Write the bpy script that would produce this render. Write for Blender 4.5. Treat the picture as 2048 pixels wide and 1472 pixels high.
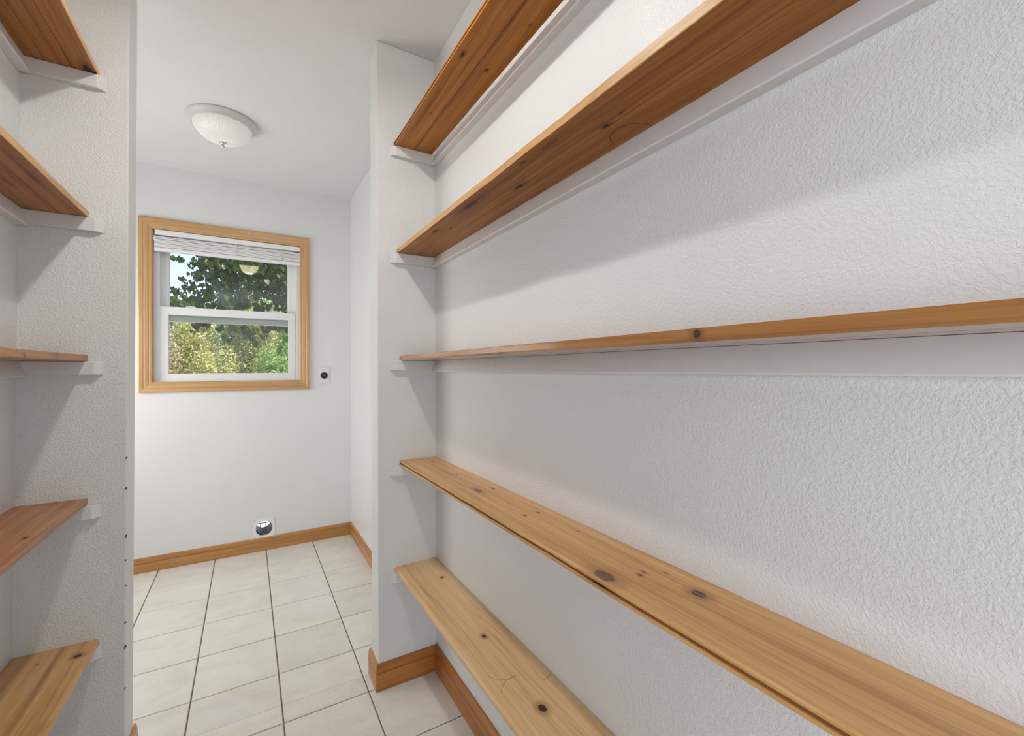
import bpy, bmesh, math, random
from mathutils import Vector, Matrix
PI = math.pi
C = bpy.context.scene.collection
S = bpy.context.scene
for o in list(bpy.data.objects): bpy.data.objects.remove(o)

# ---------------------------------------------------------------- camera
CAM_H = 1.295
cd = bpy.data.cameras.new('camera'); cam = bpy.data.objects.new('camera', cd); C.objects.link(cam)
cd.sensor_width = 36; cd.lens = 879.65/2048*36; cd.clip_start = .02; cd.clip_end = 300
yaw, pit, rol = .5406, .0023, -.0035
f = Vector((math.sin(yaw), math.cos(yaw), 0)); rt = Vector((math.cos(yaw), -math.sin(yaw), 0)); up = Vector((0, 0, 1))
fw = f*math.cos(pit) + up*math.sin(pit); u2 = -f*math.sin(pit) + up*math.cos(pit)
r2 = rt*math.cos(rol) + u2*math.sin(rol); u3 = -rt*math.sin(rol) + u2*math.cos(rol)
M = Matrix((r2, u3, -fw)).transposed().to_4x4(); M.translation = (0, 0, CAM_H); cam.matrix_world = M
S.camera = cam
# ---------------------------------------------------------------- sky, sun, exposure
w = bpy.data.worlds.new('sky'); S.world = w; w.use_nodes = True
nt = w.node_tree; bg = nt.nodes['Background']; sk = nt.nodes.new('ShaderNodeTexSky'); sk.sky_type = 'NISHITA'
sk.sun_disc = False; sk.sun_elevation = math.radians(48); sk.sun_rotation = math.radians(100); sk.air_density = 1.0; sk.dust_density = 2.5; sk.ozone_density = 1.5
tn = nt.nodes.new('ShaderNodeMix'); tn.data_type = 'RGBA'; tn.blend_type = 'MULTIPLY'; tn.inputs[0].default_value = 1; tn.inputs[7].default_value = (1.12, .97, 1.06, 1)
nt.links.new(sk.outputs[0], tn.inputs[6]); nt.links.new(tn.outputs[2], bg.inputs[0]); bg.inputs[1].default_value = .38
sd = bpy.data.lights.new('sun', 'SUN'); sd.energy = 6.0; sd.angle = math.radians(.6); sd.color = (1, .96, .88)
so = bpy.data.objects.new('sun', sd); C.objects.link(so); so.rotation_euler = Vector((-.75, .35, -.95)).to_track_quat('-Z', 'Y').to_euler()
# cool fill light added behind the camera; no kitchen window is built
kd = bpy.data.lights.new('kitchen_fill_light', 'AREA'); kd.shape = 'RECTANGLE'; kd.size = 1.8; kd.size_y = 1.7; kd.energy = 92; kd.color = (.84, .92, 1)
ko = bpy.data.objects.new('kitchen_fill_light', kd); C.objects.link(ko); ko.location = (-1.75, -2.9, 1.15); ko.rotation_euler = Vector((2.3, 3.4, -.1)).to_track_quat('-Z', 'Y').to_euler()
kd2 = kd.copy(); kd2.energy = 38; kd2.size = 1.4; ko2 = bpy.data.objects.new('kitchen_side_fill_light', kd2); C.objects.link(ko2)  # second fill light, added to brighten the left niche
ko2.location = (1.9, -2.7, 1.1); ko2.rotation_euler = Vector((-2.4, 3.6, -.3)).to_track_quat('-Z', 'Y').to_euler()
# unseen fill light added at the laundry's left wall, out of the frame
ld_ = bpy.data.lights.new('laundry_fill_light', 'AREA'); ld_.shape = 'RECTANGLE'; ld_.size = .9; ld_.size_y = 1.1; ld_.energy = 18; ld_.color = (1, .985, .96)
lo_ = bpy.data.objects.new('laundry_fill_light', ld_); C.objects.link(lo_); lo_.location = (-1.40, 2.85, 1.35); lo_.rotation_euler = (0, -PI/2, 0)
PANTRY_W, LAUNDRY_W = 10.5, .08
S.view_settings.view_transform = 'Standard'; S.view_settings.look = 'None'; S.view_settings.exposure = .06; S.view_settings.gamma = 1
S.view_settings.use_curve_mapping = False

# ---------------------------------------------------------------- dimensions
T = .305; TX = .1103; TY = 3.3433          # floor tile pitch and joint origin
YS, YB = 1.806, 1.918                      # partition front and back
YF = 3.634; H = 2.631
XW = .697; XE = .4495                      # right wall, right end of the opening
LW0, LWK = -.583, .0117                    # left niche wall leans a little
LE0, LEK = -.333, .0062                    # left end of the opening leans a little
XL = -1.45; YK = -.75; YKB = -3.5

# ---------------------------------------------------------------- node helpers
class N:
    def __init__(s, name):
        s.m = bpy.data.materials.new(name); s.m.use_nodes = True; s.t = s.m.node_tree
        s.b = s.t.nodes['Principled BSDF']; s.out = s.t.nodes['Material Output']
    def n(s, kind, **kw):
        x = s.t.nodes.new('ShaderNode'+kind)
        for k, v in kw.items(): setattr(x, k, v)
        return x
    def l(s, a, b): s.t.links.new(a, b)
    def put(s, sock, v):
        if isinstance(v, bpy.types.NodeSocket): s.l(v, sock)
        else: sock.default_value = v
    def math(s, op, a, b=0.0, c=0.0, clamp=False):
        x = s.n('Math', operation=op, use_clamp=clamp)
        for i, v in enumerate((a, b, c)): s.put(x.inputs[i], v)
        return x.outputs[0]
    def coord(s): return s.n('TexCoord').outputs['Object']
    def vscale(s, v, sc, off=(0, 0, 0)):
        x = s.n('Mapping'); s.l(v, x.inputs[0]); x.inputs['Scale'].default_value = sc; x.inputs['Location'].default_value = off
        return x.outputs[0]
    def noise(s, v, scale, detail=2, rough=.5, out='Fac', dist=0):
        x = s.n('TexNoise'); s.l(v, x.inputs['Vector']); x.inputs['Scale'].default_value = scale
        x.inputs['Detail'].default_value = detail; x.inputs['Roughness'].default_value = rough; x.inputs['Distortion'].default_value = dist
        return x.outputs[out]
    def ramp(s, fac, stops):
        x = s.n('ValToRGB'); s.l(fac, x.inputs[0]); e = x.color_ramp.elements
        while len(e) < len(stops): e.new(.5)
        for i, (p, c) in enumerate(stops):
            e[i].position = p; e[i].color = tuple(c)+(1,) if len(c) == 3 else c
        return x.outputs[0]
    def mix(s, fac, a, b, blend='MIX'):
        x = s.n('Mix', data_type='RGBA', blend_type=blend); s.put(x.inputs[0], fac)
        for i, v in ((6, a), (7, b)): s.put(x.inputs[i], v if isinstance(v, bpy.types.NodeSocket) else tuple(v)+(1,))
        return x.outputs[2]
    def bump(s, h, strength, dist, prev=None):
        x = s.n('Bump'); s.l(h, x.inputs['Height']); x.inputs['Strength'].default_value = strength; x.inputs['Distance'].default_value = dist
        if prev: s.l(prev, x.inputs['Normal'])
        return x.outputs[0]

def plain(name, col, rough=.5, metal=0, spec=.5, vary=.04, scale=40):
    a = N(name); v = a.coord(); nz = a.noise(v, scale, 3)
    c1 = tuple(max(0, x*(1-vary)) for x in col); c2 = tuple(min(1, x*(1+vary)) for x in col)
    a.l(a.ramp(nz, [(.3, c1), (.7, c2)]), a.b.inputs['Base Color'])
    a.b.inputs['Roughness'].default_value = rough; a.b.inputs['Metallic'].default_value = metal; a.b.inputs['Specular IOR Level'].default_value = spec
    return a.m

def paint(name, col, rough, size, strength, dist, fine=.3):
    """painted plaster with a sprayed, rolled texture"""
    a = N(name); v = a.coord()
    big = a.noise(v, size, 2.5, .55, dist=.25)
    h = a.ramp(big, [(.40, (0, 0, 0)), (.62, (1, 1, 1))])
    fi = a.noise(v, size*2.6, 2, .5)
    hh = a.math('ADD', h, a.math('MULTIPLY', fi, fine))
    a.l(a.bump(hh, strength, dist), a.b.inputs['Normal'])
    st = a.noise(v, 3, 4)
    a.l(a.ramp(st, [(.3, tuple(x*.975 for x in col)), (.7, col)]), a.b.inputs['Base Color'])
    a.b.inputs['Roughness'].default_value = rough; a.b.inputs['Specular IOR Level'].default_value = .5
    return a.m

def wood(name, light, mid, dark, rough=.33, along='Y', knots=(), arcs=(), seed=0, scuff=0, streaks=(), spec=.5, freq=70, coat=0):
    """pine, grain along one local axis; knots are (u, v, ru, rv, strength) in local metres, u across, v along"""
    a = N(name); v = a.coord()
    sp = a.n('SeparateXYZ'); a.l(v, sp.inputs[0])
    ax = {'Y': (0, 1, 2), 'X': (2, 0, 1), 'Z': (0, 2, 1)}[along]
    U, V, W = (sp.outputs[i] for i in ax)
    cb = a.n('CombineXYZ'); a.l(U, cb.inputs[0]); a.l(V, cb.inputs[1]); a.l(W, cb.inputs[2]); uvw = cb.outputs[0]
    # slow wander of the grain
    wander = a.noise(a.vscale(uvw, (7, .9, 7), (seed*3.1, seed*1.7, 0)), 1, 3)
    t = a.math('ADD', U, a.math('MULTIPLY', wander, .16))
    t = a.math('ADD', t, a.math('MULTIPLY', W, .7))
    kd = hd = None
    for kt in knots:
        ku, kv, ru, rv, st = kt[:5]
        du = a.math('DIVIDE', a.math('SUBTRACT', U, ku), ru); dv = a.math('DIVIDE', a.math('SUBTRACT', V, kv), rv)
        wob = a.noise(a.vscale(uvw, (1/ru*.6, 1/ru*.6, 1/ru*.6)), 1, 2)
        d = a.math('ADD', a.math('MULTIPLY', du, du), a.math('MULTIPLY', dv, dv))
        if len(kt) > 5:
            dw = a.math('DIVIDE', a.math('SUBTRACT', W, kt[5]), kt[6]); d = a.math('ADD', d, a.math('MULTIPLY', dw, dw))
        d = a.math('SQRT', d)
        d = a.math('ADD', d, a.math('MULTIPLY', a.math('SUBTRACT', wob, .5), .7))
        # grain bends round the knot
        infl = a.math('DIVIDE', .9*ru, a.math('ADD', a.math('MULTIPLY', d, d), 1.2))
        t = a.math('ADD', t, infl)
        core = a.math('MULTIPLY', a.n('MapRange').outputs[0], 1)
        mr = core.node.inputs[0].links[0].from_node
        mr.interpolation_type = 'SMOOTHSTEP'
        a.l(d, mr.inputs[0]); mr.inputs[1].default_value = .8; mr.inputs[2].default_value = 1.25; mr.inputs[3].default_value = st; mr.inputs[4].default_value = 0
        h2 = a.n('MapRange'); h2.interpolation_type = 'SMOOTHSTEP'; a.l(d, h2.inputs[0]); h2.inputs[1].default_value = 1.1; h2.inputs[2].default_value = 3.2; h2.inputs[3].default_value = .55*st; h2.inputs[4].default_value = 0
        kd = core if kd is None else a.math('MAXIMUM', kd, core)
        hd = h2.outputs[0] if hd is None else a.math('MAXIMUM', hd, h2.outputs[0])
    rings = a.math('SINE', a.math('MULTIPLY', t, freq*2*PI))
    rings = a.math('MULTIPLY_ADD', rings, .5, .5)
    rings = a.math('POWER', rings, 3)
    fine = a.noise(a.vscale(uvw, (420, 9, 420), (seed, seed, 0)), 1, 2, .6)
    med = a.noise(a.vscale(uvw, (45, 1.3, 45), (seed*2, 0, 0)), 1, 3, .6)
    big = a.noise(a.vscale(uvw, (9, 1.6, 9), (seed*5, 3, 0)), 1, 2)
    k = a.math('ADD', a.math('MULTIPLY', rings, .085), a.math('MULTIPLY', fine, .24))
    k = a.math('ADD', k, a.math('MULTIPLY_ADD', med, .72, -.11))
    k = a.math('ADD', k, a.math('MULTIPLY', big, .35))
    col = a.ramp(k, [(.38, light), (.62, mid), (.90, dark)])
    for (su, sv, sw, sl, s_) in streaks:         # dark heartwood streaks along the grain
        du = a.math('DIVIDE', a.math('SUBTRACT', a.math('ADD', U, a.math('MULTIPLY', wander, .03)), su+.015), sw)
        dv = a.math('DIVIDE', a.math('SUBTRACT', V, sv), sl)
        e = a.math('EXPONENT', a.math('MULTIPLY', a.math('ADD', a.math('MULTIPLY', du, du), a.math('MULTIPLY', dv, dv)), -1))
        col = a.mix(a.math('MULTIPLY', e, s_), col, (dark[0]*.62, dark[1]*.45, dark[2]*.4))
    if hd is not None: col = a.mix(hd, col, (dark[0]*.7, dark[1]*.5, dark[2]*.45))
    if kd is not None: col = a.mix(kd, col, (.022, .009, .007))
    for (cu, cv, r, wd, a0, a1) in arcs:          # ring marks left by pots and cans
        du = a.math('SUBTRACT', U, cu); dv = a.math('SUBTRACT', V, cv)
        d = a.math('SQRT', a.math('ADD', a.math('MULTIPLY', du, du), a.math('MULTIPLY', dv, dv)))
        e = a.math('LESS_THAN', a.math('ABSOLUTE', a.math('SUBTRACT', d, r)), wd)
        an = a.math('ARCTAN2', dv, du)
        e = a.math('MULTIPLY', e, a.math('MULTIPLY', a.math('GREATER_THAN', an, a0), a.math('LESS_THAN', an, a1)))
        col = a.mix(a.math('MULTIPLY', e, .65), col, (.05, .028, .018))
    if scuff:
        sc = a.noise(a.vscale(uvw, (60, 5, 60), (1, 1, seed)), 1, 4, .65)
        m = a.ramp(sc, [(.60, (0, 0, 0)), (.70, (1, 1, 1))])
        col = a.mix(a.math('MULTIPLY', m, scuff), col, (.62, .46, .33))
    a.l(col, a.b.inputs['Base Color'])
    a.l(a.math('MULTIPLY_ADD', med, .2, rough-.1), a.b.inputs['Roughness'])
    a.l(a.bump(k, .12, .001), a.b.inputs['Normal'])
    a.b.inputs['Specular IOR Level'].default_value = spec
    a.b.inputs['Coat Weight'].default_value = coat; a.b.inputs['Coat Roughness'].default_value = .12; a.b.inputs['Coat IOR'].default_value = 1.6
    return a.m

# ---------------------------------------------------------------- mesh helpers
def box(bm, x0, x1, y0, y1, z0, z1):
    v = [bm.verts.new((x, y, z)) for x in (x0, x1) for y in (y0, y1) for z in (z0, z1)]
    for q in ((0, 1, 3, 2), (4, 6, 7, 5), (0, 4, 5, 1), (2, 3, 7, 6), (0, 2, 6, 4), (1, 5, 7, 3)): bm.faces.new([v[i] for i in q])
    return v
def hexa(bm, b4, t4):
    v = [bm.verts.new(p) for p in list(b4)+list(t4)]
    bm.faces.new(v[3::-1]); bm.faces.new(v[4:])
    for i in range(4): bm.faces.new((v[i], v[(i+1) % 4], v[4+(i+1) % 4], v[4+i]))
def loft(bm, rings, cap=True, closed=True):
    R = [[bm.verts.new(p) for p in r] for r in rings]; n = len(R[0])
    for a, b in zip(R, R[1:]):
        for i in range(n if closed else n-1): bm.faces.new((a[i], a[(i+1) % n], b[(i+1) % n], b[i]))
    if cap: bm.faces.new(R[0][::-1]); bm.faces.new(R[-1])
    return R
def lathe(bm, prof, n=64, c=(0, 0), flute=0, nf=0):
    """revolve (r, z) about z at c; flute gives a ribbed surface"""
    R = []
    for r, z in prof:
        ring = []
        for i in range(n):
            a = 2*PI*i/n; rr = r*(1+(flute*math.cos(nf*a) if flute and r > .02 else 0))
            ring.append((c[0]+rr*math.cos(a), c[1]+rr*math.sin(a), z))
        R.append(ring)
    loft(bm, R, cap=False)
def obj(name, bm, m, parent=None, loc=None, bevel=0, smooth=False, seg=2, **props):
    bmesh.ops.recalc_face_normals(bm, faces=bm.faces)
    me = bpy.data.meshes.new(name); bm.to_mesh(me); bm.free()
    if m: me.materials.append(m)
    if smooth:
        for p in me.polygons: p.use_smooth = True
    o = bpy.data.objects.new(name, me); C.objects.link(o)
    if loc: o.location = loc
    if parent: o.parent = parent
    if bevel:
        b = o.modifiers.new('bevel', 'BEVEL'); b.width = bevel; b.segments = seg; b.limit_method = 'ANGLE'; b.angle_limit = math.radians(35)
    for k, v in props.items(): o[k] = v
    return o
def thing(name, label, cat, loc=(0, 0, 0), group=None):
    o = bpy.data.objects.new(name, None); C.objects.link(o); o.location = loc; o.empty_display_size = .05
    o['label'] = label; o['category'] = cat
    if group: o['group'] = group
    return o
def bmnew(): return bmesh.new()
def B(*a):
    bm = bmnew(); box(bm, *a); return bm

# ---------------------------------------------------------------- materials
m_niche = paint('niche_paint', (.775, .785, .785), .38, 200, .42, .0012)
m_part = paint('partition_paint', (.765, .775, .765), .38, 170, .65, .0012)
m_smooth = paint('laundry_paint', (.81, .815, .815), .33, 170, .2, .0007)
m_ceil = paint('ceiling_paint', (.80, .80, .805), .6, 130, .3, .0009)
m_cleat = plain('cleat_paint', (.76, .76, .755), .4, vary=.02)
m_grout = plain('grout', (.29, .23, .18), .9, vary=.35, scale=60)
m_vinyl = plain('white_vinyl', (.84, .85, .87), .35, vary=.01)
m_white = plain('white_plastic', (.88, .88, .88), .35, vary=.01)
m_plate = plain('painted_plate', (.80, .80, .79), .4, vary=.01)
m_black = plain('black_plastic', (.012, .012, .013), .4, vary=.1)
m_steel = plain('galvanised_steel', (.20, .20, .17), .42, 1, vary=.25)
m_darkmetal = plain('dark_metal', (.05, .05, .05), .5, .5)
m_nickel = plain('brushed_nickel', (.62, .62, .61), .3, 1, vary=.03)
m_pan = plain('white_enamel', (.66, .66, .65), .4, vary=.01)
m_cord = plain('white_cord', (.8, .8, .8), .7)
m_chip = plain('bare_corner_bead', (.03, .03, .03), .7)

def tile_mat():
    a = N('cream_ceramic_tile'); v = a.coord()
    oi = a.n('ObjectInfo'); add = a.n('VectorMath', operation='ADD'); sc = a.n('VectorMath', operation='SCALE')
    cbn = a.n('CombineXYZ'); a.l(oi.outputs['Random'], cbn.inputs[0]); a.l(oi.outputs['Random'], cbn.inputs[1]); a.l(cbn.outputs[0], sc.inputs[0]); sc.inputs['Scale'].default_value = 37
    a.l(v, add.inputs[0]); a.l(sc.outputs[0], add.inputs[1]); v = add.outputs[0]
    n1 = a.noise(a.vscale(v, (6, 9, 6)), 1, 5, .6, dist=.5); n2 = a.noise(v, 70, 4, .6)
    k = a.math('ADD', a.math('MULTIPLY', n1, .7), a.math('MULTIPLY', n2, .3))
    col = a.ramp(k, [(.32, (.72, .685, .62)), (.5, (.80, .775, .73)), (.7, (.85, .835, .80))])
    r = a.ramp(oi.outputs['Random'], [(0, (.93, .93, .92)), (1, (1.0, 1.0, 1.0))])
    a.l(a.mix(1.0, col, r, 'MULTIPLY'), a.b.inputs['Base Color'])
    a.l(a.bump(a.noise(a.vscale(v, (14, 22, 14)), 1, 6, .65), .5, .003), a.b.inputs['Normal'])
    a.b.inputs['Roughness'].default_value = .42
    return a.m
m_tile = tile_mat()
m_trimX = wood('trim_oak_lengthwise_x', (.60, .35, .15), (.50, .27, .10), (.33, .15, .05), .3, 'X', freq=45, seed=3)
m_trimY = wood('trim_oak_lengthwise_y', (.58, .33, .14), (.48, .25, .09), (.30, .13, .045), .3, 'Y', freq=45, seed=5)
m_baseX = wood('baseboard_pine_x', (.56, .29, .095), (.46, .21, .06), (.30, .115, .03), .3, 'X', freq=40, seed=6)
m_baseY = wood('baseboard_pine_y', (.56, .29, .095), (.46, .21, .06), (.30, .115, .03), .3, 'Y', freq=40, seed=7)
m_padX = wood('baseboard_amber_x', (.50, .21, .045), (.37, .13, .022), (.21, .06, .008), .3, 'X', freq=40, seed=16)
m_padY = wood('baseboard_amber_y', (.50, .21, .045), (.37, .13, .022), (.21, .06, .008), .3, 'Y', freq=40, seed=17)
m_caseX = wood('casing_oak_x', (.66, .42, .21), (.56, .33, .145), (.40, .20, .075), .28, 'X', freq=60, seed=8)
m_caseZ = wood('casing_oak_z', (.66, .42, .21), (.56, .33, .145), (.40, .20, .075), .28, 'Z', freq=60, seed=9)

def frosted(name, power, see, tint):
    a = N(name); a.t.nodes.remove(a.b)
    tr = a.n('BsdfTransparent'); di = a.n('BsdfPrincipled'); di.inputs['Base Color'].default_value = (.84, .84, .82, 1); di.inputs['Roughness'].default_value = .25
    em = a.n('Emission'); em.inputs[0].default_value = tint+(1,); em.inputs[1].default_value = power
    ad = a.n('AddShader'); a.l(di.outputs[0], ad.inputs[0]); a.l(em.outputs[0], ad.inputs[1])
    mx = a.n('MixShader'); mx.inputs[0].default_value = see; a.l(ad.outputs[0], mx.inputs[1]); a.l(tr.outputs[0], mx.inputs[2]); a.l(mx.outputs[0], a.out.inputs[0])
    return a.m
def glass():
    a = N('window_glass'); a.t.nodes.remove(a.b)
    tr = a.n('BsdfTransparent'); tr.inputs[0].default_value = (.96, .98, .97, 1); gl = a.n('BsdfGlossy'); gl.inputs['Roughness'].default_value = 0
    fr = a.n('Fresnel'); fr.inputs[0].default_value = 1.5
    mx = a.n('MixShader'); a.l(fr.outputs[0], mx.inputs[0]); a.l(tr.outputs[0], mx.inputs[1]); a.l(gl.outputs[0], mx.inputs[2]); a.l(mx.outputs[0], a.out.inputs[0])
    return a.m
m_glass = glass()

# ================================================================ SETTING
def struct(name, bm, m, parent=None, **k):
    o = obj(name, bm, m, parent, **k)
    if parent is None: o['kind'] = 'structure'
    return o
floor = struct('floor', B(XL-.1, 2.6, YKB-.1, YF+.1, -.14, -.006), m_grout)
# tiles, cut to the rooms
def tiles():
    rooms = [(XL, XW, YB-.001, YF), (LW0, XW, YK, YB-.001)]
    cache = {}; G = .0026
    for (rx0, rx1, ry0, ry1) in rooms:
        i0 = math.floor((rx0-TX)/T); i1 = math.ceil((rx1-TX)/T); j0 = math.floor((ry0-TY)/T); j1 = math.ceil((ry1-TY)/T)
        for i in range(i0, i1):
            for j in range(j0, j1):
                x0 = max(TX+i*T+G, rx0); x1 = min(TX+(i+1)*T-G, rx1); y0 = max(TY+j*T+G, ry0); y1 = min(TY+(j+1)*T-G, ry1)
                if x1-x0 < .015 or y1-y0 < .015: continue
                key = (round(x1-x0, 4), round(y1-y0, 4))
                if key not in cache:
                    bm = bmnew(); a, b = key[0]/2, key[1]/2; c = .0022
                    loft(bm, [[(-a, -b, -.0065), (a, -b, -.0065), (a, b, -.0065), (-a, b, -.0065)], [(-a, -b, -.002), (a, -b, -.002), (a, b, -.002), (-a, b, -.002)],
                              [(-a+c, -b+c, 0), (a-c, -b+c, 0), (a-c, b-c, 0), (-a+c, b-c, 0)]])
                    bmesh.ops.recalc_face_normals(bm, faces=bm.faces)
                    me = bpy.data.meshes.new('tile'); bm.to_mesh(me); bm.free(); me.materials.append(m_tile); cache[key] = me
                o = bpy.data.objects.new('tile', cache[key]); C.objects.link(o); o.parent = floor
                o.location = ((x0+x1)/2, (y0+y1)/2, random.uniform(-.0004, .0004))
random.seed(4); tiles()
struct('ceiling', B(XL-.1, 2.6, YKB-.1, YF+.16, H, H+.15), m_ceil)

def wall_with_holes(x0, x1, z0, z1, y0, y1, holes):
    bm = bmnew()
    xs = sorted({x0, x1, *[h[0] for h in holes], *[h[1] for h in holes]}); zs = sorted({z0, z1, *[h[2] for h in holes], *[h[3] for h in holes]})
    def solid(i, k):
        if not (0 <= i < len(xs)-1 and 0 <= k < len(zs)-1): return False
        cx, cz = (xs[i]+xs[i+1])/2, (zs[k]+zs[k+1])/2
        return not any(h[0] < cx < h[1] and h[2] < cz < h[3] for h in holes)
    V = {}
    def v(x, y, z):
        if (x, y, z) not in V: V[(x, y, z)] = bm.verts.new((x, y, z))
        return V[(x, y, z)]
    for i in range(len(xs)-1):
        for k in range(len(zs)-1):
            if not solid(i, k): continue
            a, b, c, d = xs[i], xs[i+1], zs[k], zs[k+1]
            bm.faces.new((v(a, y0, c), v(b, y0, c), v(b, y0, d), v(a, y0, d))); bm.faces.new((v(a, y1, c), v(a, y1, d), v(b, y1, d), v(b, y1, c)))
            if not solid(i-1, k): bm.faces.new((v(a, y0, c), v(a, y0, d), v(a, y1, d), v(a, y1, c)))
            if not solid(i+1, k): bm.faces.new((v(b, y0, c), v(b, y1, c), v(b, y1, d), v(b, y0, d)))
            if not solid(i, k-1): bm.faces.new((v(a, y0, c), v(a, y1, c), v(b, y1, c), v(b, y0, c)))
            if not solid(i, k+1): bm.faces.new((v(a, y0, d), v(b, y0, d), v(b, y1, d), v(a, y1, d)))
    return bm
WX0, WX1, WZ0, WZ1 = -.530, .345, 1.210, 2.216         # rough window opening
VX, VZ = .0975, .158
struct('wall_far', wall_with_holes(XL-.1, XW+.1, -.1, H, YF, YF+.13, [(WX0, WX1, WZ0, WZ1), (VX-.049, VX+.049, VZ-.049, VZ+.049)]), m_smooth)
bm = bmnew(); box(bm, XW, XW+.1, YK-.1, YB-.03, -.1, H); struct('wall_right', bm, m_niche)
struct('wall_laundry_right', B(XW, XW+.1, YB-.03, YF, -.1, H), m_smooth)
struct('wall_laundry_left', B(XL-.1, XL, YB-.1, YF, -.1, H), m_smooth)
bm = bmnew()
hexa(bm, [(LW0-.1, YK-.1, 0), (LW0, YK-.1, 0), (LW0, YS+.05, 0), (LW0-.1, YS+.05, 0)], [(LW0-.1, YK-.1, H), (LW0+LWK*H, YK-.1, H), (LW0+LWK*H, YS+.05, H), (LW0-.1, YS+.05, H)])
struct('wall_left', bm, m_niche)
# the two partition ends either side of the opening
def partition(name, xa0, xb0, xa1, xb1):
    bm = bmnew()
    hexa(bm, [(xa0, YS, -.02), (xb0, YS, -.02), (xb0, YB, -.02), (xa0, YB, -.02)], [(xa1, YS, H), (xb1, YS, H), (xb1, YB, H), (xa1, YB, H)])
    return struct(name, bm, m_part, bevel=.004, seg=3)
pr = partition('wall_partition_right', XE, XW+.02, XE, XW+.02)
pl = partition('wall_partition_left', XL, LE0, XL, LE0+LEK*H)
# kitchen behind the camera
struct('wall_kitchen_back', B(-2.6, 2.6, YKB-.1, YKB, -.1, H), m_smooth)
struct('wall_kitchen_left', B(-2.7, -2.6, YKB, YK, -.1, H), m_smooth)
struct('wall_kitchen_right', B(2.6, 2.7, YKB, YK, -.1, H), m_smooth)
struct('wall_kitchen_front_left', B(-2.6, LW0, YK-.1, YK, -.1, H), m_smooth)
struct('wall_kitchen_front_right', B(XW, 2.6, YK-.1, YK, -.1, H), m_smooth)

# chips along the left corner bead
bm = bmnew(); random.seed(3)
for z, s in ((1.02, .004), (.925, .005), (.775, .008), (.70, .003), (.62, .003), (.505, .004), (.43, .008), (.30, .003)):
    x = LE0+LEK*z; a = [(x-.0035*random.uniform(.4, 1.2), YS-.0006, z-s), (x-.001, YS-.0008, z-s*.6), (x+.0008, YS+.002, z), (x-.001, YS-.0008, z+s*.8), (x-.004*random.uniform(.3, 1), YS-.0006, z+s*.3)]
    b = [(p[0]+.001, p[1]+.003, p[2]) for p in a]; loft(bm, [a, b])
obj('paint_chips', bm, m_chip, pl, kind='stuff', label='dark chips where the paint has come off the corner')

# baseboards: eased top edge, slight back bevel
BH, BT = .102, .012
def bprof(h=BH, t=BT): return [(0, 0), (t, 0), (t, h*.66), (t*.80, h*.67), (t*.80, h*.685), (t*.97, h*.70), (t*.85, h*.86), (t*.72, h*.93), (t*.42, h), (0, h)]
def baseboard(name, p0, p1, nrm, m, h=BH, mit=(0, 0)):
    p0, p1, nrm = Vector(p0), Vector(p1), Vector(nrm); d = (p1-p0).normalized(); bm = bmnew(); R = []
    for p, s, q in ((p0, 1, mit[0]), (p1, -1, mit[1])):
        R.append([tuple(p + nrm*a + d*s*a*q + Vector((0, 0, z))) for a, z in bprof(h)])
    loft(bm, R); o = obj(name, bm, m, kind='structure'); return o
baseboard('baseboard_far', (XL, YF, 0), (XW, YF, 0), (0, -1, 0), m_baseX, .094, mit=(1, 1))
baseboard('baseboard_laundry_right', (XW, YF, 0), (XW, YB, 0), (-1, 0, 0), m_baseY, .094, mit=(1, 0))
baseboard('baseboard_right', (XW, YS, 0), (XW, YK, 0), (-1, 0, 0), m_padY, .112, mit=(1, 0))
baseboard('baseboard_partition_right', (XE, YS, 0), (XW, YS, 0), (0, -1, 0), m_padX, .106, mit=(-1, 1))
baseboard('baseboard_jamb_right', (XE, YB+.012, 0), (XE, YS, 0), (-1, 0, 0), m_baseY, .106, mit=(0, -1))
baseboard('baseboard_left', (LW0, YK, 0), (LW0, YS, 0), (1, 0, 0), m_padY, .106, mit=(0, 1))
baseboard('baseboard_partition_left', (LW0, YS, 0), (LE0, YS, 0), (0, -1, 0), m_padX, .106, mit=(1, -1))
baseboard('baseboard_jamb_left', (LE0, YS, 0), (LE0, YB+.012, 0), (1, 0, 0), m_baseY, .106, mit=(-1, 0))

# ================================================================ WINDOW
win = bpy.data.objects.new('window_1', None); C.objects.link(win); win.location = (-.0925, YF, 1.21); win['kind'] = 'structure'
def wp(name, bm, m, **k):
    for v in bm.verts: v.co -= Vector(win.location)
    return obj(name, bm, m, win, **k)
CX0, CX1, CZ0, CZ1 = -.598, .400, 1.150, 2.281   # casing outer
cw = .068
cprof = [(0, 0), (0, .017), (.004, .019), (.020, .0185), (.026, .015), (.031, .0165), (.046, .0150), (.053, .0115), (.058, .0125), (.064, .011), (.068, .008), (.068, 0)]   # (distance in from outer edge, proud of wall)
def casing(side):
    bm = bmnew(); R = []
    for end in (0, 1):
        ring = []
        for a, p in cprof:
            if side == 'l': ring.append((CX0+a, YF-p, (CZ0+a) if end == 0 else (CZ1-a)))
            if side == 'r': ring.append((CX1-a, YF-p, (CZ0+a) if end == 0 else (CZ1-a)))
            if side == 't': ring.append(((CX0+a) if end == 0 else (CX1-a), YF-p, CZ1-a))
            if side == 'b': ring.append(((CX0+a) if end == 0 else (CX1-a), YF-p, CZ0+a))
        R.append(ring)
    loft(bm, R)
    return bm
for s in 'lrtb':
    o = wp('casing_board', casing(s), m_caseZ if s in 'lr' else m_caseX)
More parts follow.
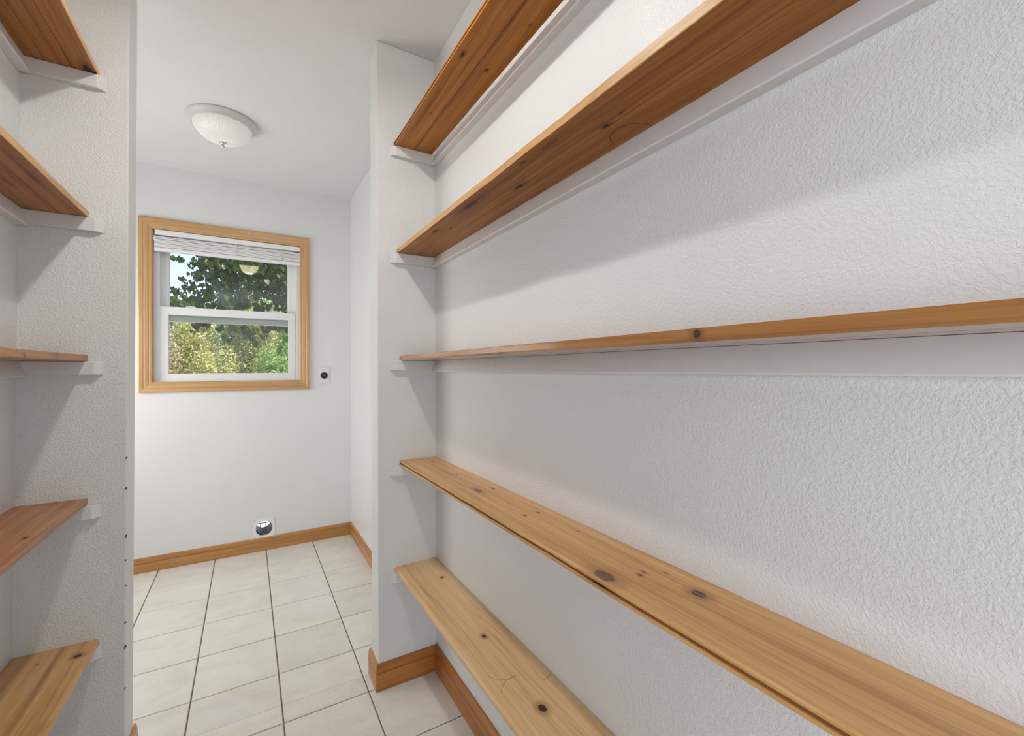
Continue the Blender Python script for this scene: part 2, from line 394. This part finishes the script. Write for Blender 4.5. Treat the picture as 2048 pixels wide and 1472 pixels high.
# wood liner of the opening
YL = YF+.055
for nm, a in (('jamb_liner', (WX0, WX0+.004, YF-.004, YL, WZ0, WZ1)), ('jamb_liner', (WX1-.004, WX1, YF-.004, YL, WZ0, WZ1))): wp(nm, B(*a), m_caseZ)
for a in ((WX0, WX1, YF-.004, YL, WZ1-.004, WZ1), (WX0, WX1, YF-.004, YL, WZ0, WZ0+.004)): wp('jamb_liner', B(*a), m_caseX)
def ring_frame(x0, x1, z0, z1, wl, wr, wb, wt, y0, y1):
    """four mitred members as one frame"""
    bm = bmnew()
    o_ = [(x0, z0), (x1, z0), (x1, z1), (x0, z1)]; i_ = [(x0+wl, z0+wb), (x1-wr, z0+wb), (x1-wr, z1-wt), (x0+wl, z1-wt)]
    V = {}
    for t, pts in (('o', o_), ('i', i_)):
        for k, (x, z) in enumerate(pts):
            for y in (y0, y1): V[(t, k, y)] = bm.verts.new((x, y, z))
    for k in range(4):
        l = (k+1) % 4
        bm.faces.new((V['o', k, y0], V['o', l, y0], V['i', l, y0], V['i', k, y0])); bm.faces.new((V['o', k, y1], V['i', k, y1], V['i', l, y1], V['o', l, y1]))
        bm.faces.new((V['o', k, y0], V['o', k, y1], V['o', l, y1], V['o', l, y0])); bm.faces.new((V['i', k, y0], V['i', l, y0], V['i', l, y1], V['i', k, y1]))
    return bm
wp('window_frame', ring_frame(WX0, WX1, WZ0, WZ1, .035, .035, .018, .03, YF+.026, YF+.125), m_vinyl, bevel=.002)
SLX0, SLX1 = -.499, .308
# lower (inner) sash
ls = wp('sash', ring_frame(SLX0, SLX1, 1.225, 1.717, .048, .048, .044, .052, YF+.030, YF+.058), m_vinyl, bevel=.003)
us = wp('sash', ring_frame(SLX0-.004, SLX1+.004, 1.622, 2.192, .052, .052, .075, .04, YF+.066, YF+.094), m_vinyl, bevel=.003)
def sub(name, bm, m, par, **k):
    for v in bm.verts: v.co -= Vector(win.location)
    return obj(name, bm, m, par, **k)
sub('pane', B(SLX0+.046, SLX1-.046, YF+.042, YF+.046, 1.267, 1.667), m_glass, ls)
sub('pane', B(SLX0+.046, SLX1-.046, YF+.078, YF+.082, 1.695, 2.154), m_glass, us)
sub('glazing_bead', ring_frame(SLX0+.044, SLX1-.044, 1.265, 1.669, .007, .007, .008, .006, YF+.036, YF+.0415), m_vinyl, ls, bevel=.001)
sub('glazing_bead', ring_frame(SLX0+.046, SLX1-.046, 1.695, 2.154, .007, .007, .006, .006, YF+.071, YF+.0775), m_vinyl, us, bevel=.001)
for cx in (-.33, .17):          # sash locks and tilt latches on the meeting rail
    bm = bmnew()
    loft(bm, [[(cx-.030, YF+.034, 1.717), (cx+.030, YF+.034, 1.717), (cx+.030, YF+.056, 1.717), (cx-.030, YF+.056, 1.717)], [(cx-.026, YF+.036, 1.724), (cx+.026, YF+.036, 1.724), (cx+.026, YF+.054, 1.724), (cx-.026, YF+.054, 1.724)],
              [(cx-.010, YF+.040, 1.729), (cx+.012, YF+.040, 1.729), (cx+.012, YF+.052, 1.729), (cx-.010, YF+.052, 1.729)]])
    sub('sash_lock', bm, m_vinyl, ls, bevel=.001)

# ---------------------------------------------------------------- blind
bl = thing('window_blind', 'white slatted blind drawn up under the top of the window', 'blind', (-.0925, YF, 2.2))
def bp(name, bm, m, par=None, **k):
    for v in bm.verts: v.co -= Vector(bl.location)
    return obj(name, bm, m, par or bl, **k)
BX0, BX1 = -.518, .334
bm = bmnew(); loft(bm, [[(x, YF-.012, 2.176), (x, YF-.014, 2.180), (x, YF-.014, 2.203), (x, YF-.012, 2.208), (x, YF+.020, 2.208), (x, YF+.020, 2.176)] for x in (BX0+.003, BX1)])
bp('headrail', bm, m_white)
ns = 9; random.seed(11)
for i in range(ns):
    z = 2.094+i*.0088; dz = random.uniform(-.0012, .0012); dy = random.uniform(-.003, .003); bm = bmnew()
    R = []
    for x, e in ((BX0-.004 if i > 5 else BX0, 0), (BX1, .0)):
        R.append([(x, YF-.014+dy, z+dz-.0008), (x, YF-.002+dy, z+.0026), (x, YF+.011+dy, z-.0006), (x, YF+.011+dy, z-.0072), (x, YF-.002+dy, z-.006), (x, YF-.014+dy, z+dz-.0072)])
    loft(bm, R); bp('slat', bm, m_white)
bm = bmnew(); loft(bm, [[(x, YF-.013, 2.070), (x, YF-.016, 2.074), (x, YF-.016, 2.084), (x, YF-.013, 2.089), (x, YF+.012, 2.089), (x, YF+.012, 2.070)] for x in (BX0, BX1)])
bp('bottom_rail', bm, m_white)
for cx in (-.372, -.068, .208):
    bm = bmnew()
    for sx in (-.004, .004):
        pts = [(cx+sx+random.uniform(-.004, .004), YF-.018-random.uniform(0, .003), 2.176-k*.0118) for k in range(9)]
        loft(bm, [[(p[0]-.0011, p[1]-.001, p[2]), (p[0]+.0011, p[1]-.001, p[2]), (p[0], p[1]+.0012, p[2])] for p in pts])
    bp('ladder_cord', bm, m_cord)
    bp('cord_clip', B(cx-.006, cx+.006, YF-.021, YF-.014, 2.100, 2.108), m_cord, bevel=.001)

# ================================================================ LAMPS
def dome_lamp(name, label, cx, cy, R, drop, mg, watts, col, zl, rl, flut=True):
    t = thing(name, label, 'ceiling light', (cx, cy, H))
    s = R/.162
    bm = bmnew(); lathe(bm, [(r*s, z) for r, z in [(.0, -.0005), (.160, -.0005), (.162, -.004), (.160, -.010), (.150, -.018), (.143, -.026), (.141, -.032), (.137, -.034), (.134, -.031), (.133, -.024), (.0, -.016)]], 96)
    obj('mounting_pan', bm, m_pan, t, smooth=True)
    bm = bmnew(); pr = []
    for k in range(15):
        a = k/14*PI/2; pr.append((.1345*s*math.cos(a)**.8 if k < 14 else .0001, -.030-(drop-.030)*math.sin(a)**1.25))
    lathe(bm, pr, 360, flute=.006 if flut else 0, nf=60)
    obj('glass_shade', bm, mg, t, smooth=True, label='white ribbed glass shade')
    bm = bmnew(); z = -drop
    lathe(bm, [(.0001, z+.004), (.016*s, z+.003), (.018*s, z-.001), (.011*s, z-.005), (.005, z-.008), (.0045, z-.012), (.009, z-.016), (.010, z-.021), (.007, z-.027), (.0001, z-.030)], 32)
    obj('finial', bm, m_nickel, t, smooth=True)
    ld = bpy.data.lights.new('bulb_light', 'AREA'); ld.shape = 'DISK'; ld.size = rl*2; ld.energy = watts; ld.color = col
    lo = bpy.data.objects.new('bulb_light', ld); C.objects.link(lo); lo.parent = t; lo.location = (0, 0, zl-H)
    return t
dome_lamp('ceiling_light', 'white dome ceiling light with ribbed glass and small finial, above the window', -.114, 2.82, .162, .114, frosted('ribbed_frosted_glass', .12, .22, (1, .98, .94)), LAUNDRY_W*2, (1, .975, .93), 2.56, .03)
dome_lamp('ceiling_light', 'small glass dome ceiling light between the shelves, mirrored in the window pane', .015, 1.0, .125, .135, frosted('warm_frosted_glass', 9, .5, (1, .86, .6)), PANTRY_W*2, (1, .985, .955), 2.505, .03)

# ================================================================ SHELVES
# knots etc. are given in world (x, y) and converted to plank coordinates
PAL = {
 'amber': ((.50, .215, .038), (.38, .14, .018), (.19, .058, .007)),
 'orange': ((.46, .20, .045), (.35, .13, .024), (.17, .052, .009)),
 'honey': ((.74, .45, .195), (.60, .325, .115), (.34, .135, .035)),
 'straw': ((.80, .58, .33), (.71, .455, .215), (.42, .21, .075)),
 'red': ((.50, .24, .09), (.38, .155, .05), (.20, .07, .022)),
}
def shelf(side, xf, xb, z, t, y0, y1, pal, label, group, knots=(), arcs=(), streaks=(), scuff=0, edge='square', vee=(.5,), rough=.33, seed=0,
          end_x=None, backgap=0, wob=.0007, cleat_h=.041, cleatdrop=0, spec=.5, coat=0, edge_pal=None):
    """side +1: right wall (front at small x). z = underside of the plank"""
    s = side
    th = thing('wall_shelf', label, 'shelf', (xf, y1, z), group)
    L = Vector(th.location)
    loc = lambda p: (p[0]-L.x, p[1]-L.y, p[2])
    w_ = abs(xb-xf)
    kn = [((k[0]-xf), (k[1]-y1))+tuple(k[2:]) for k in knots]
    ar = [((kx-xf), (ky-y1), r, wd, a0, a1) for kx, ky, r, wd, a0, a1 in arcs]
    stt = [((kx-xf), (ky-y1), a, b, c) for kx, ky, a, b, c in streaks]
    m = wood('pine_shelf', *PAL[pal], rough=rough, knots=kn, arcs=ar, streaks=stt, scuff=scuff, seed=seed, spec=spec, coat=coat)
    # profile, going round from the bottom front
    if edge == 'groove': pf = [(.0005, 0), (0, .0012), (0, t*.30), (.011, t*.34), (.011, t*.60), (.0005, t*.64), (0, t-.003), (.003, t)]
    elif edge == 'round': pf = [(.006, 0), (.0018, .0018), (0, .006), (0, t*.55), (.0012, t*.78), (.0045, t*.93), (.010, t)]
    elif edge == 'bevel': pf = [(.004, 0), (.0, .005), (0, t-.0012), (.0012, t)]
    else: pf = [(.0008, 0), (0, .0010), (0, t-.001), (.001, t)]
    bot = []
    for vv in sorted(vee, reverse=True): bot += [(w_*vv+.0022, 0), (w_*vv, .0026), (w_*vv-.0022, 0)]
    prof = pf + [(w_-.001, t), (w_, t-.001), (w_, .001), (w_-.001, 0)] + bot
    n = 40; bm = bmnew(); R = []; rnd = random.Random(seed+17)
    off = 0; offz = 0
    for i in range(n+1):
        y = y0+(y1-y0)*i/n
        off = off*.7+rnd.uniform(-wob, wob); offz = offz*.8+rnd.uniform(-wob, wob)*.4
        R.append([(s*(a+(off if a < .02 else 0)), y-L.y, b+(offz if a < .02 and 0 < b else 0)) for a, b in prof])
    loft(bm, R); pk = obj('plank', bm, m, th)
    if edge_pal:      # paler palette on the front edge faces
        pk.data.materials.append(wood('pine_pale_edge', *PAL[edge_pal], rough=rough, seed=seed+40))
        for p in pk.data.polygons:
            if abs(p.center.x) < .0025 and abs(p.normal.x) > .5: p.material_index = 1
    # end cleat on the partition, front end mitred
    ex = end_x; ct = .019; bx = XW if s > 0 else LW0+LWK*z
    for yw, d, tag in ((YS, -1, 'far'),):
        bm = bmnew(); pts = [(ex, yw), (bx, yw), (bx, yw+d*ct), (ex+s*ct, yw+d*ct)]
        loft(bm, [[(x-L.x, y-L.y, zz) for x, y in pts] for zz in (-cleat_h, -.0004)])
        obj('end_cleat', bm, m_cleat, th, bevel=.0015)
    # back cleat along the wall
    bt = .012; a0 = bx-s*bt
    bm = bmnew(); top = -backgap-.0004
    R = []
    for i in range(25):
        y = YS-ct + (y0-(YS-ct))*i/24; e = rnd.uniform(-.0006, .0006)
        R.append([(bx-L.x, y-L.y, -cleat_h-.006), (a0-L.x+e-s*.011, y-L.y, -cleat_h-.006), (a0-L.x+e-s*.013, y-L.y, -cleat_h-.003), (a0-L.x+e, y-L.y, top), (bx-L.x, y-L.y, top)])
    loft(bm, R); obj('back_cleat', bm, m_cleat, th)
    return th
YN = -.55
GR, GL = 'pine shelves on the right wall', 'pine shelves on the left wall'
q = 1.003
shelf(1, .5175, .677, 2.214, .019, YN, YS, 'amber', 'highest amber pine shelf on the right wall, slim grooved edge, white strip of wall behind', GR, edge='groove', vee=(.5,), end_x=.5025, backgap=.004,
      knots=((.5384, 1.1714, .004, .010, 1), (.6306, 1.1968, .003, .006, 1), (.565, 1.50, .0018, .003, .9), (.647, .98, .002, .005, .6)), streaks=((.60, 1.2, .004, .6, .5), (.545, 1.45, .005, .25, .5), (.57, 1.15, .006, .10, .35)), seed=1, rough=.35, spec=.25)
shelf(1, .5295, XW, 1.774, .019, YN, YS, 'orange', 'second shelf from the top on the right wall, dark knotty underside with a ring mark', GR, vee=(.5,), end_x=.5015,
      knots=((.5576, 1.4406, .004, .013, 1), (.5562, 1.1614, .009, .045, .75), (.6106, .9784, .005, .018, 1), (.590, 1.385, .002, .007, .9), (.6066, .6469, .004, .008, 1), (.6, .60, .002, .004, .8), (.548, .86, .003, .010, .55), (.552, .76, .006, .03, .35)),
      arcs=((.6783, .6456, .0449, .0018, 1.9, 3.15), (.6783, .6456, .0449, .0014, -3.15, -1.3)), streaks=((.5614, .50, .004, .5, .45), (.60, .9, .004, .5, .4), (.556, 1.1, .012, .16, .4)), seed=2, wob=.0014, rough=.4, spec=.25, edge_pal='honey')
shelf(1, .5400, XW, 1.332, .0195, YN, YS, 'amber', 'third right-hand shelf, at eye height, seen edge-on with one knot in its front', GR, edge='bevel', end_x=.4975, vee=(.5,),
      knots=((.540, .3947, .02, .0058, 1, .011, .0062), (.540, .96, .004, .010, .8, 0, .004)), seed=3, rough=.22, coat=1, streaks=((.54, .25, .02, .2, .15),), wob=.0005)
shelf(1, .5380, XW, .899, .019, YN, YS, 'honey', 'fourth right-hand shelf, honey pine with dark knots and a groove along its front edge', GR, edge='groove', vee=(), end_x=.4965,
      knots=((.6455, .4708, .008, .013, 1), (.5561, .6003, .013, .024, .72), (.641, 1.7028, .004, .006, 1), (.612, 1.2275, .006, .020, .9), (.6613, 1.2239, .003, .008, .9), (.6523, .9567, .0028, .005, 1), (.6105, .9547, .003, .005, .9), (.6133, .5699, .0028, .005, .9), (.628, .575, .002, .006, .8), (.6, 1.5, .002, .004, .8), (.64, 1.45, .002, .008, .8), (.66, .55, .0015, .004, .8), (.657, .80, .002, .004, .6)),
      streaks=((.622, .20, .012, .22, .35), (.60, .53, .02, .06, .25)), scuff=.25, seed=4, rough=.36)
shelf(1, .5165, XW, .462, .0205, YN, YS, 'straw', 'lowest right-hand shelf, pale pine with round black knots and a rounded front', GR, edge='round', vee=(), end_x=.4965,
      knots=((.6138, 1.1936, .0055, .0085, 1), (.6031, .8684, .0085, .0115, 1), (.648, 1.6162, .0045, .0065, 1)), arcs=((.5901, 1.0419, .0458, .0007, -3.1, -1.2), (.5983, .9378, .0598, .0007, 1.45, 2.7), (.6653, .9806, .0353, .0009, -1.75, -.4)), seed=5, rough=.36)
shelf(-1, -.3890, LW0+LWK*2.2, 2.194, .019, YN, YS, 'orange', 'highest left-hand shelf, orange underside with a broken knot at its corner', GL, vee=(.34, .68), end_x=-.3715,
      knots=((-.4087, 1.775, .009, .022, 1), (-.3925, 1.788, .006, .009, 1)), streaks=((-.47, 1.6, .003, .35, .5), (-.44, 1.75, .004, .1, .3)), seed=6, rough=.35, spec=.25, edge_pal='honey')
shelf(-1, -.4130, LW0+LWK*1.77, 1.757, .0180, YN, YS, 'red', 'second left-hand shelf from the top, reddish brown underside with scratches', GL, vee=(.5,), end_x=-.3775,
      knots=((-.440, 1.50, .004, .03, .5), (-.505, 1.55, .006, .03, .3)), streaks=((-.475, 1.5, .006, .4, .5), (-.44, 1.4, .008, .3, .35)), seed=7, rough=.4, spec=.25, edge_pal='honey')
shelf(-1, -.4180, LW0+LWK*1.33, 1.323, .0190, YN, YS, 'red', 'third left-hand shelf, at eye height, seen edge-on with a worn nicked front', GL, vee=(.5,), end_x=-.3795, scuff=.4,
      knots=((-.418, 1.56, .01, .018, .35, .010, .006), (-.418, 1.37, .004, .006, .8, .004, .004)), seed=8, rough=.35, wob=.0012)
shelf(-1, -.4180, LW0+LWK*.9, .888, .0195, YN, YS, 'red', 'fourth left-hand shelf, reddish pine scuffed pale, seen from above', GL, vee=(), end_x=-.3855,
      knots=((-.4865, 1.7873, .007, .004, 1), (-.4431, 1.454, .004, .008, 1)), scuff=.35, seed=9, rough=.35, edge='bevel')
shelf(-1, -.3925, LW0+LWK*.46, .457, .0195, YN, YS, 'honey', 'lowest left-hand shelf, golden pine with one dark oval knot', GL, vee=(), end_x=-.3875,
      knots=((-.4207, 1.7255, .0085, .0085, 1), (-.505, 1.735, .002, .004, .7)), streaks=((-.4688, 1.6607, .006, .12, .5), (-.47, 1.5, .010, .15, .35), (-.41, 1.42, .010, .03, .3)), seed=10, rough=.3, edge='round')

# ================================================================ OUTLET
ol = thing('wall_outlet', 'white wall plate with one round black socket, right of the window', 'outlet', (.4995, YF, 1.2515))
bm = B(-.038, .038, -.006, 0, -.0635, .0635); obj('cover_plate', bm, m_plate, ol, bevel=.003)
def disc(bm, cx, cz, r, y0, y1, n=48):
    loft(bm, [[(cx+r*math.cos(2*PI*i/n), y, cz+r*math.sin(2*PI*i/n)) for i in range(n)] for y in (y0, y1)])
bm = bmnew(); disc(bm, 0, -.001, .0255, -.0105, -.004); so_ = obj('socket', bm, m_black, ol, bevel=.0015, label='round black socket')
bm = bmnew(); disc(bm, 0, 0.0, .0028, -.0122, -.010, 16); obj('screw', bm, m_nickel, so_)
for a in (0, 2.1, -2.1):
    bm = bmnew(); box(bm, -.0016, .0016, -.0112, -.0103, .010, .019)
    bmesh.ops.rotate(bm, cent=(0, 0, 0), matrix=Matrix.Rotation(a, 3, 'Y'), verts=bm.verts); obj('slot', bm, m_darkmetal, so_)

# ================================================================ DRYER VENT
vt = thing('dryer_vent', 'square white plate with a round dryer duct hole, just above the far baseboard', 'vent', (VX, YF, VZ))
r0 = .0525; hs = .068; n = 48; bm = bmnew()
def sq(a, h):
    c, s_ = math.cos(a), math.sin(a); k = h/max(abs(c), abs(s_)); return (c*k, s_*k)
angs = [2*PI*(i+.0)/n for i in range(n)]
fo = [[bm.verts.new((sq(a, hs)[0], y, sq(a, hs)[1])) for a in angs] for y in (-.004, 0)]; fi = [[bm.verts.new((r0*math.cos(a), y, r0*math.sin(a))) for a in angs] for y in (-.004, 0)]
for i in range(n):
    j = (i+1) % n
    bm.faces.new((fo[0][i], fo[0][j], fi[0][j], fi[0][i])); bm.faces.new((fo[1][i], fi[1][i], fi[1][j], fo[1][j]))
    bm.faces.new((fo[0][i], fo[1][i], fo[1][j], fo[0][j])); bm.faces.new((fi[0][i], fi[0][j], fi[1][j], fi[1][i]))
pt = obj('plate', bm, m_white, vt)
for sx in (-1, 1):
    for sz in (-1, 1):
        bm = bmnew(); disc(bm, sx*.060, sz*.060, .0026, -.0055, -.0038, 12); obj('screw', bm, m_darkmetal, pt)
bm = bmnew(); R = []
for k in range(30):     # ribbed duct through the wall
    y = -.001+k*.0062; r = .0522 + (.0009 if k % 2 else 0)-.0045*(k > 0)
    R.append([(r*math.cos(a), y, r*math.sin(a)) for a in angs])
loft(bm, R, cap=False); du = obj('duct', bm, m_steel, vt, smooth=False)
bm = bmnew(); box(bm, -.046, .046, .172, .176, -.018, -.013); box(bm, -.022, -.017, .172, .176, -.048, -.016); box(bm, .014, .019, .172, .176, -.048, -.016)
obj('bird_guard', bm, m_darkmetal, vt)
bm = bmnew(); box(bm, -.06, .06, .145, .260, .058, .062)
obj('outdoor_hood', bm, m_pan, vt)

# ================================================================ OUTDOORS
def leafmat(name, c1, c2, tr=.35, rough=.5):
    a = N(name); v = a.coord(); nz = a.noise(v, 2.2, 3); n2 = a.noise(v, 30, 1)
    k = a.math('ADD', a.math('MULTIPLY', nz, .5), a.math('MULTIPLY', n2, .5))
    col = a.ramp(k, [(.35, c1), (.65, c2)])
    a.l(col, a.b.inputs['Base Color']); a.b.inputs['Roughness'].default_value = rough
    tl = a.n('BsdfTranslucent'); a.l(col, tl.inputs[0]); mx = a.n('MixShader'); mx.inputs[0].default_value = tr
    a.l(a.b.outputs[0], mx.inputs[1]); a.l(tl.outputs[0], mx.inputs[2]); a.l(mx.outputs[0], a.out.inputs[0])
    return a.m
m_bark = plain('bark', (.16, .12, .09), .9, vary=.4)
m_grass = plain('lawn', (.16, .22, .07), .9, vary=.4, scale=6)
struct('ground', B(-40, 40, YF+.13, 60, -.7, -.5), m_grass)
struct('paved_path', B(-6, 6, YF+1.1, YF+4.2, -.55, -.46), plain('pale_concrete', (.62, .60, .56), .8, vary=.12, scale=8))
HEART = [(0, 0), (.34, -.16), (.52, .12), (.42, .48), (0, 1.0), (-.42, .48), (-.52, .12), (-.34, -.16)]
DIA = [(0, 0), (.28, .45), (0, 1), (-.28, .45)]
def leaves(pts, size, shape, rnd, droop=0):
    V, F = [], []
    for p in pts:
        s = size*rnd.uniform(.65, 1.25)
        if droop: d = Vector((rnd.uniform(-.6, .6), rnd.uniform(-.6, .6), -droop)).normalized()
        else: d = Vector((rnd.gauss(0, 1), rnd.gauss(0, 1), rnd.gauss(.2, 1))).normalized()
        sd_ = d.cross(Vector((rnd.gauss(0, 1), rnd.gauss(0, 1), rnd.gauss(0, 1)))).normalized(); b = len(V)
        for a, c in shape: V.append(tuple(Vector(p)+sd_*a*s+d*c*s))
        F.append(tuple(range(b, b+len(shape))))
    return V, F
def meshobj(name, V, F, m, parent, loc, **props):
    me = bpy.data.meshes.new(name); me.from_pydata([(x-loc[0], y-loc[1], z-loc[2]) for x, y, z in V], [], F); me.materials.append(m)
    o = bpy.data.objects.new(name, me); C.objects.link(o); o.parent = parent
    for k, v in props.items(): o[k] = v
    return o
def limb(bm, pts, r0, r1, n=7):
    R = []
    for i, p in enumerate(pts):
        d = (Vector(pts[min(i+1, len(pts)-1)])-Vector(pts[max(i-1, 0)])).normalized(); a = d.orthogonal().normalized(); b = d.cross(a); r = r0+(r1-r0)*i/(len(pts)-1)
        R.append([tuple(Vector(p)+a*r*math.cos(2*PI*k/n)+b*r*math.sin(2*PI*k/n)) for k in range(n)])
    # keep rings aligned
    loft(bm, R)
def shrub(cx, cy, rx, ry, h, m, label, seed, nleaf=5200, size=.075):
    rnd = random.Random(seed); t = thing('shrub', label, 'shrub', (cx, cy, -.5), 'shrubs beyond the window')
    lobes = [(cx+rnd.uniform(-.6, .6)*rx, cy+rnd.uniform(-.5, .5)*ry, -.5+h*rnd.uniform(.35, .82), rnd.uniform(.32, .5)) for _ in range(16)]
    pts = []
    while len(pts) < nleaf:
        lx, ly, lz, lr = rnd.choice(lobes); d = Vector((rnd.gauss(0, 1), rnd.gauss(0, 1), rnd.gauss(0, 1))).normalized()*rnd.uniform(.6, 1.08)
        p = (lx+d.x*lr*rx*1.1, ly+d.y*lr*ry*1.1, lz+d.z*lr*h*.42)
        if p[2] > -.45: pts.append(p)
    V, F = leaves(pts, size, DIA, rnd); meshobj('foliage', V, F, m, t, t.location, kind='stuff')
    for k in range(4):
        a = rnd.uniform(0, 6.28); bm = bmnew()
        base = Vector((0, 0, 0)); tip = Vector((math.cos(a)*rx*.5, math.sin(a)*ry*.5, h*.8)); pp = [base.lerp(tip, j/5)+Vector((rnd.uniform(-.06, .06), rnd.uniform(-.06, .06), 0)) for j in range(6)]
        limb(bm, pp, .03, .008, 5); obj('stem', bm, m_bark, t)
    return t
YG = leafmat('yellow_green_leaves', (.40, .42, .12), (.62, .60, .26)); LG = leafmat('fresh_green_leaves', (.24, .38, .10), (.42, .56, .20))
PK = leafmat('rusty_leaves', (.44, .33, .20), (.58, .50, .30)); BG_ = leafmat('grey_green_leaves', (.26, .34, .18), (.44, .50, .30)); OL = leafmat('olive_leaves', (.32, .34, .12), (.52, .52, .24))
SH = [(-1.75, 11.2, .52, .5, 2.45, PK, 'low rusty brown-green shrub at the left of the window view, nearest row'),
      (-.52, 11.2, .52, .5, 2.30, YG, 'low yellow-green shrub in the middle of the window view, nearest row'),
      (.70, 11.2, .52, .5, 2.50, LG, 'bright green shrub at the right of the window view, nearest row'),
      (-1.30, 12.7, .62, .55, 3.2, YG, 'yellow-green shrub at the left of the window view, middle row'),
      (.12, 12.7, .62, .55, 3.35, OL, 'olive shrub in the middle of the window view, middle row'),
      (1.54, 12.7, .62, .55, 3.5, LG, 'green shrub at the right edge of the window view, middle row'),
      (-2.9, 13.0, .75, .6, 3.0, OL, 'olive shrub left of the window view, middle row'),
      (-1.95, 14.6, .75, .65, 3.5, BG_, 'grey-green shrub at the left of the window view, back row'),
      (-.28, 14.6, .75, .65, 4.3, YG, 'tall yellow-green shrub in the middle of the window view, back row'),
      (1.40, 14.6, .75, .65, 4.6, LG, 'tall green shrub at the right of the window view, back row'),
      (-1.7, 17.6, 1.0, .9, 4.2, OL, 'tall olive shrub far back at the left of the window view'), (.5, 17.6, 1.0, .9, 5.2, LG, 'tallest green shrub far back in the middle of the window view'), (2.8, 17.6, 1.0, .9, 5.4, YG, 'tall yellow-green shrub far back at the right of the window view'),
      (3.2, 13.4, .8, .7, 3.6, YG, 'yellow-green shrub right of the window view')]
for i, (a, b, c, d, e, m, lab) in enumerate(SH): shrub(a, b, c, d, e, m, lab, 30+i, nleaf=10500 if -2.5 < a < 1.8 or b > 17 else 4000, size=.066 if b < 14 else .1)
# broad-leaved tree overhanging the window
tr = thing('tree', 'dark broad-leaved tree whose branches hang across the upper window panes', 'tree', (1.9, 8.2, -.5))
TL = leafmat('dark_heart_leaves', (.04, .07, .018), (.085, .13, .03), .3, .45)
rnd = random.Random(77)
def wpt(px, py, y):
    x = y*(-.1222+(px-338)/238*.1918); dep = .8574*y+.5147*x
    return Vector((x, y, CAM_H+(738-py)/879.65*dep))
clumps = []
for px, py, r in [(425, 530, 26), (455, 520, 30), (490, 530, 30), (525, 530, 30), (556, 530, 26), (440, 560, 26), (470, 565, 30), (505, 560, 30), (540, 560, 28), (566, 560, 20),
                  (415, 590, 22), (385, 598, 20), (360, 604, 16), (350, 578, 9), (345, 598, 10), (372, 568, 11), (392, 552, 11), (408, 545, 14), (445, 598, 22), (476, 604, 18), (500, 592, 16), (512, 612, 13), (555, 605, 16), (568, 590, 16), (545, 585, 14),
                  (345, 514, 6), (362, 516, 5), (383, 522, 8), (398, 508, 14), (396, 522, 8), (462, 630, 14), (440, 618, 12), (415, 612, 12),
                  (388, 650, 9), (402, 645, 8), (437, 655, 7), (441, 668, 7), (447, 675, 5), (463, 655, 9), (478, 655, 10), (492, 664, 10), (505, 660, 8), (500, 675, 6), (530, 655, 9), (545, 650, 10), (560, 645, 10), (573, 655, 8), (522, 668, 6), (505, 683, 4),
                  (500, 480, 40), (560, 480, 40), (430, 470, 40), (620, 520, 50), (620, 600, 45), (690, 540, 60), (700, 450, 60), (600, 420, 60), (500, 400, 60), (400, 410, 45), (640, 660, 20), (800, 500, 70), (780, 400, 80)]:
    y = rnd.uniform(6.9, 8.3); c = wpt(px, py, y); clumps.append((c, r/879.65*.8574*y))
pts = []
for c, r in clumps:
    nlf = int(max(5, 560*r*r/.05*.34))
    for _ in range(min(nlf, 900)):
        d = Vector((rnd.gauss(0, .48), rnd.gauss(0, 1.3), rnd.gauss(0, .5))); pts.append(tuple(c+d*r))
V, F = leaves(pts, .064, HEART, rnd, droop=1.1); meshobj('foliage', V, F, TL, tr, tr.location, kind='stuff')
bm = bmnew(); limb(bm, [(0, 0, 0), (.02, 0, 1.2), (-.05, -.05, 2.4), (.05, 0, 3.8), (0, 0, 5.2)], .14, .06, 12); obj('trunk', bm, m_bark, tr)
for c, r in [clumps[i] for i in (1, 3, 6, 8, 11, 13, 19, 45, 50, 54, 56)]:
    e = c-Vector(tr.location); s0 = Vector((0, 0, 2.2+.35*e.z*.5)); mid = s0.lerp(e, .5)+Vector((0, 0, .35)); bm = bmnew()
    limb(bm, [s0, s0.lerp(mid, .5)+Vector((0, 0, .1)), mid, mid.lerp(e, .5)+Vector((0, 0, .08)), e], .03, .004, 6); obj('branch', bm, m_bark, tr)
print('tree leaves', len(pts))
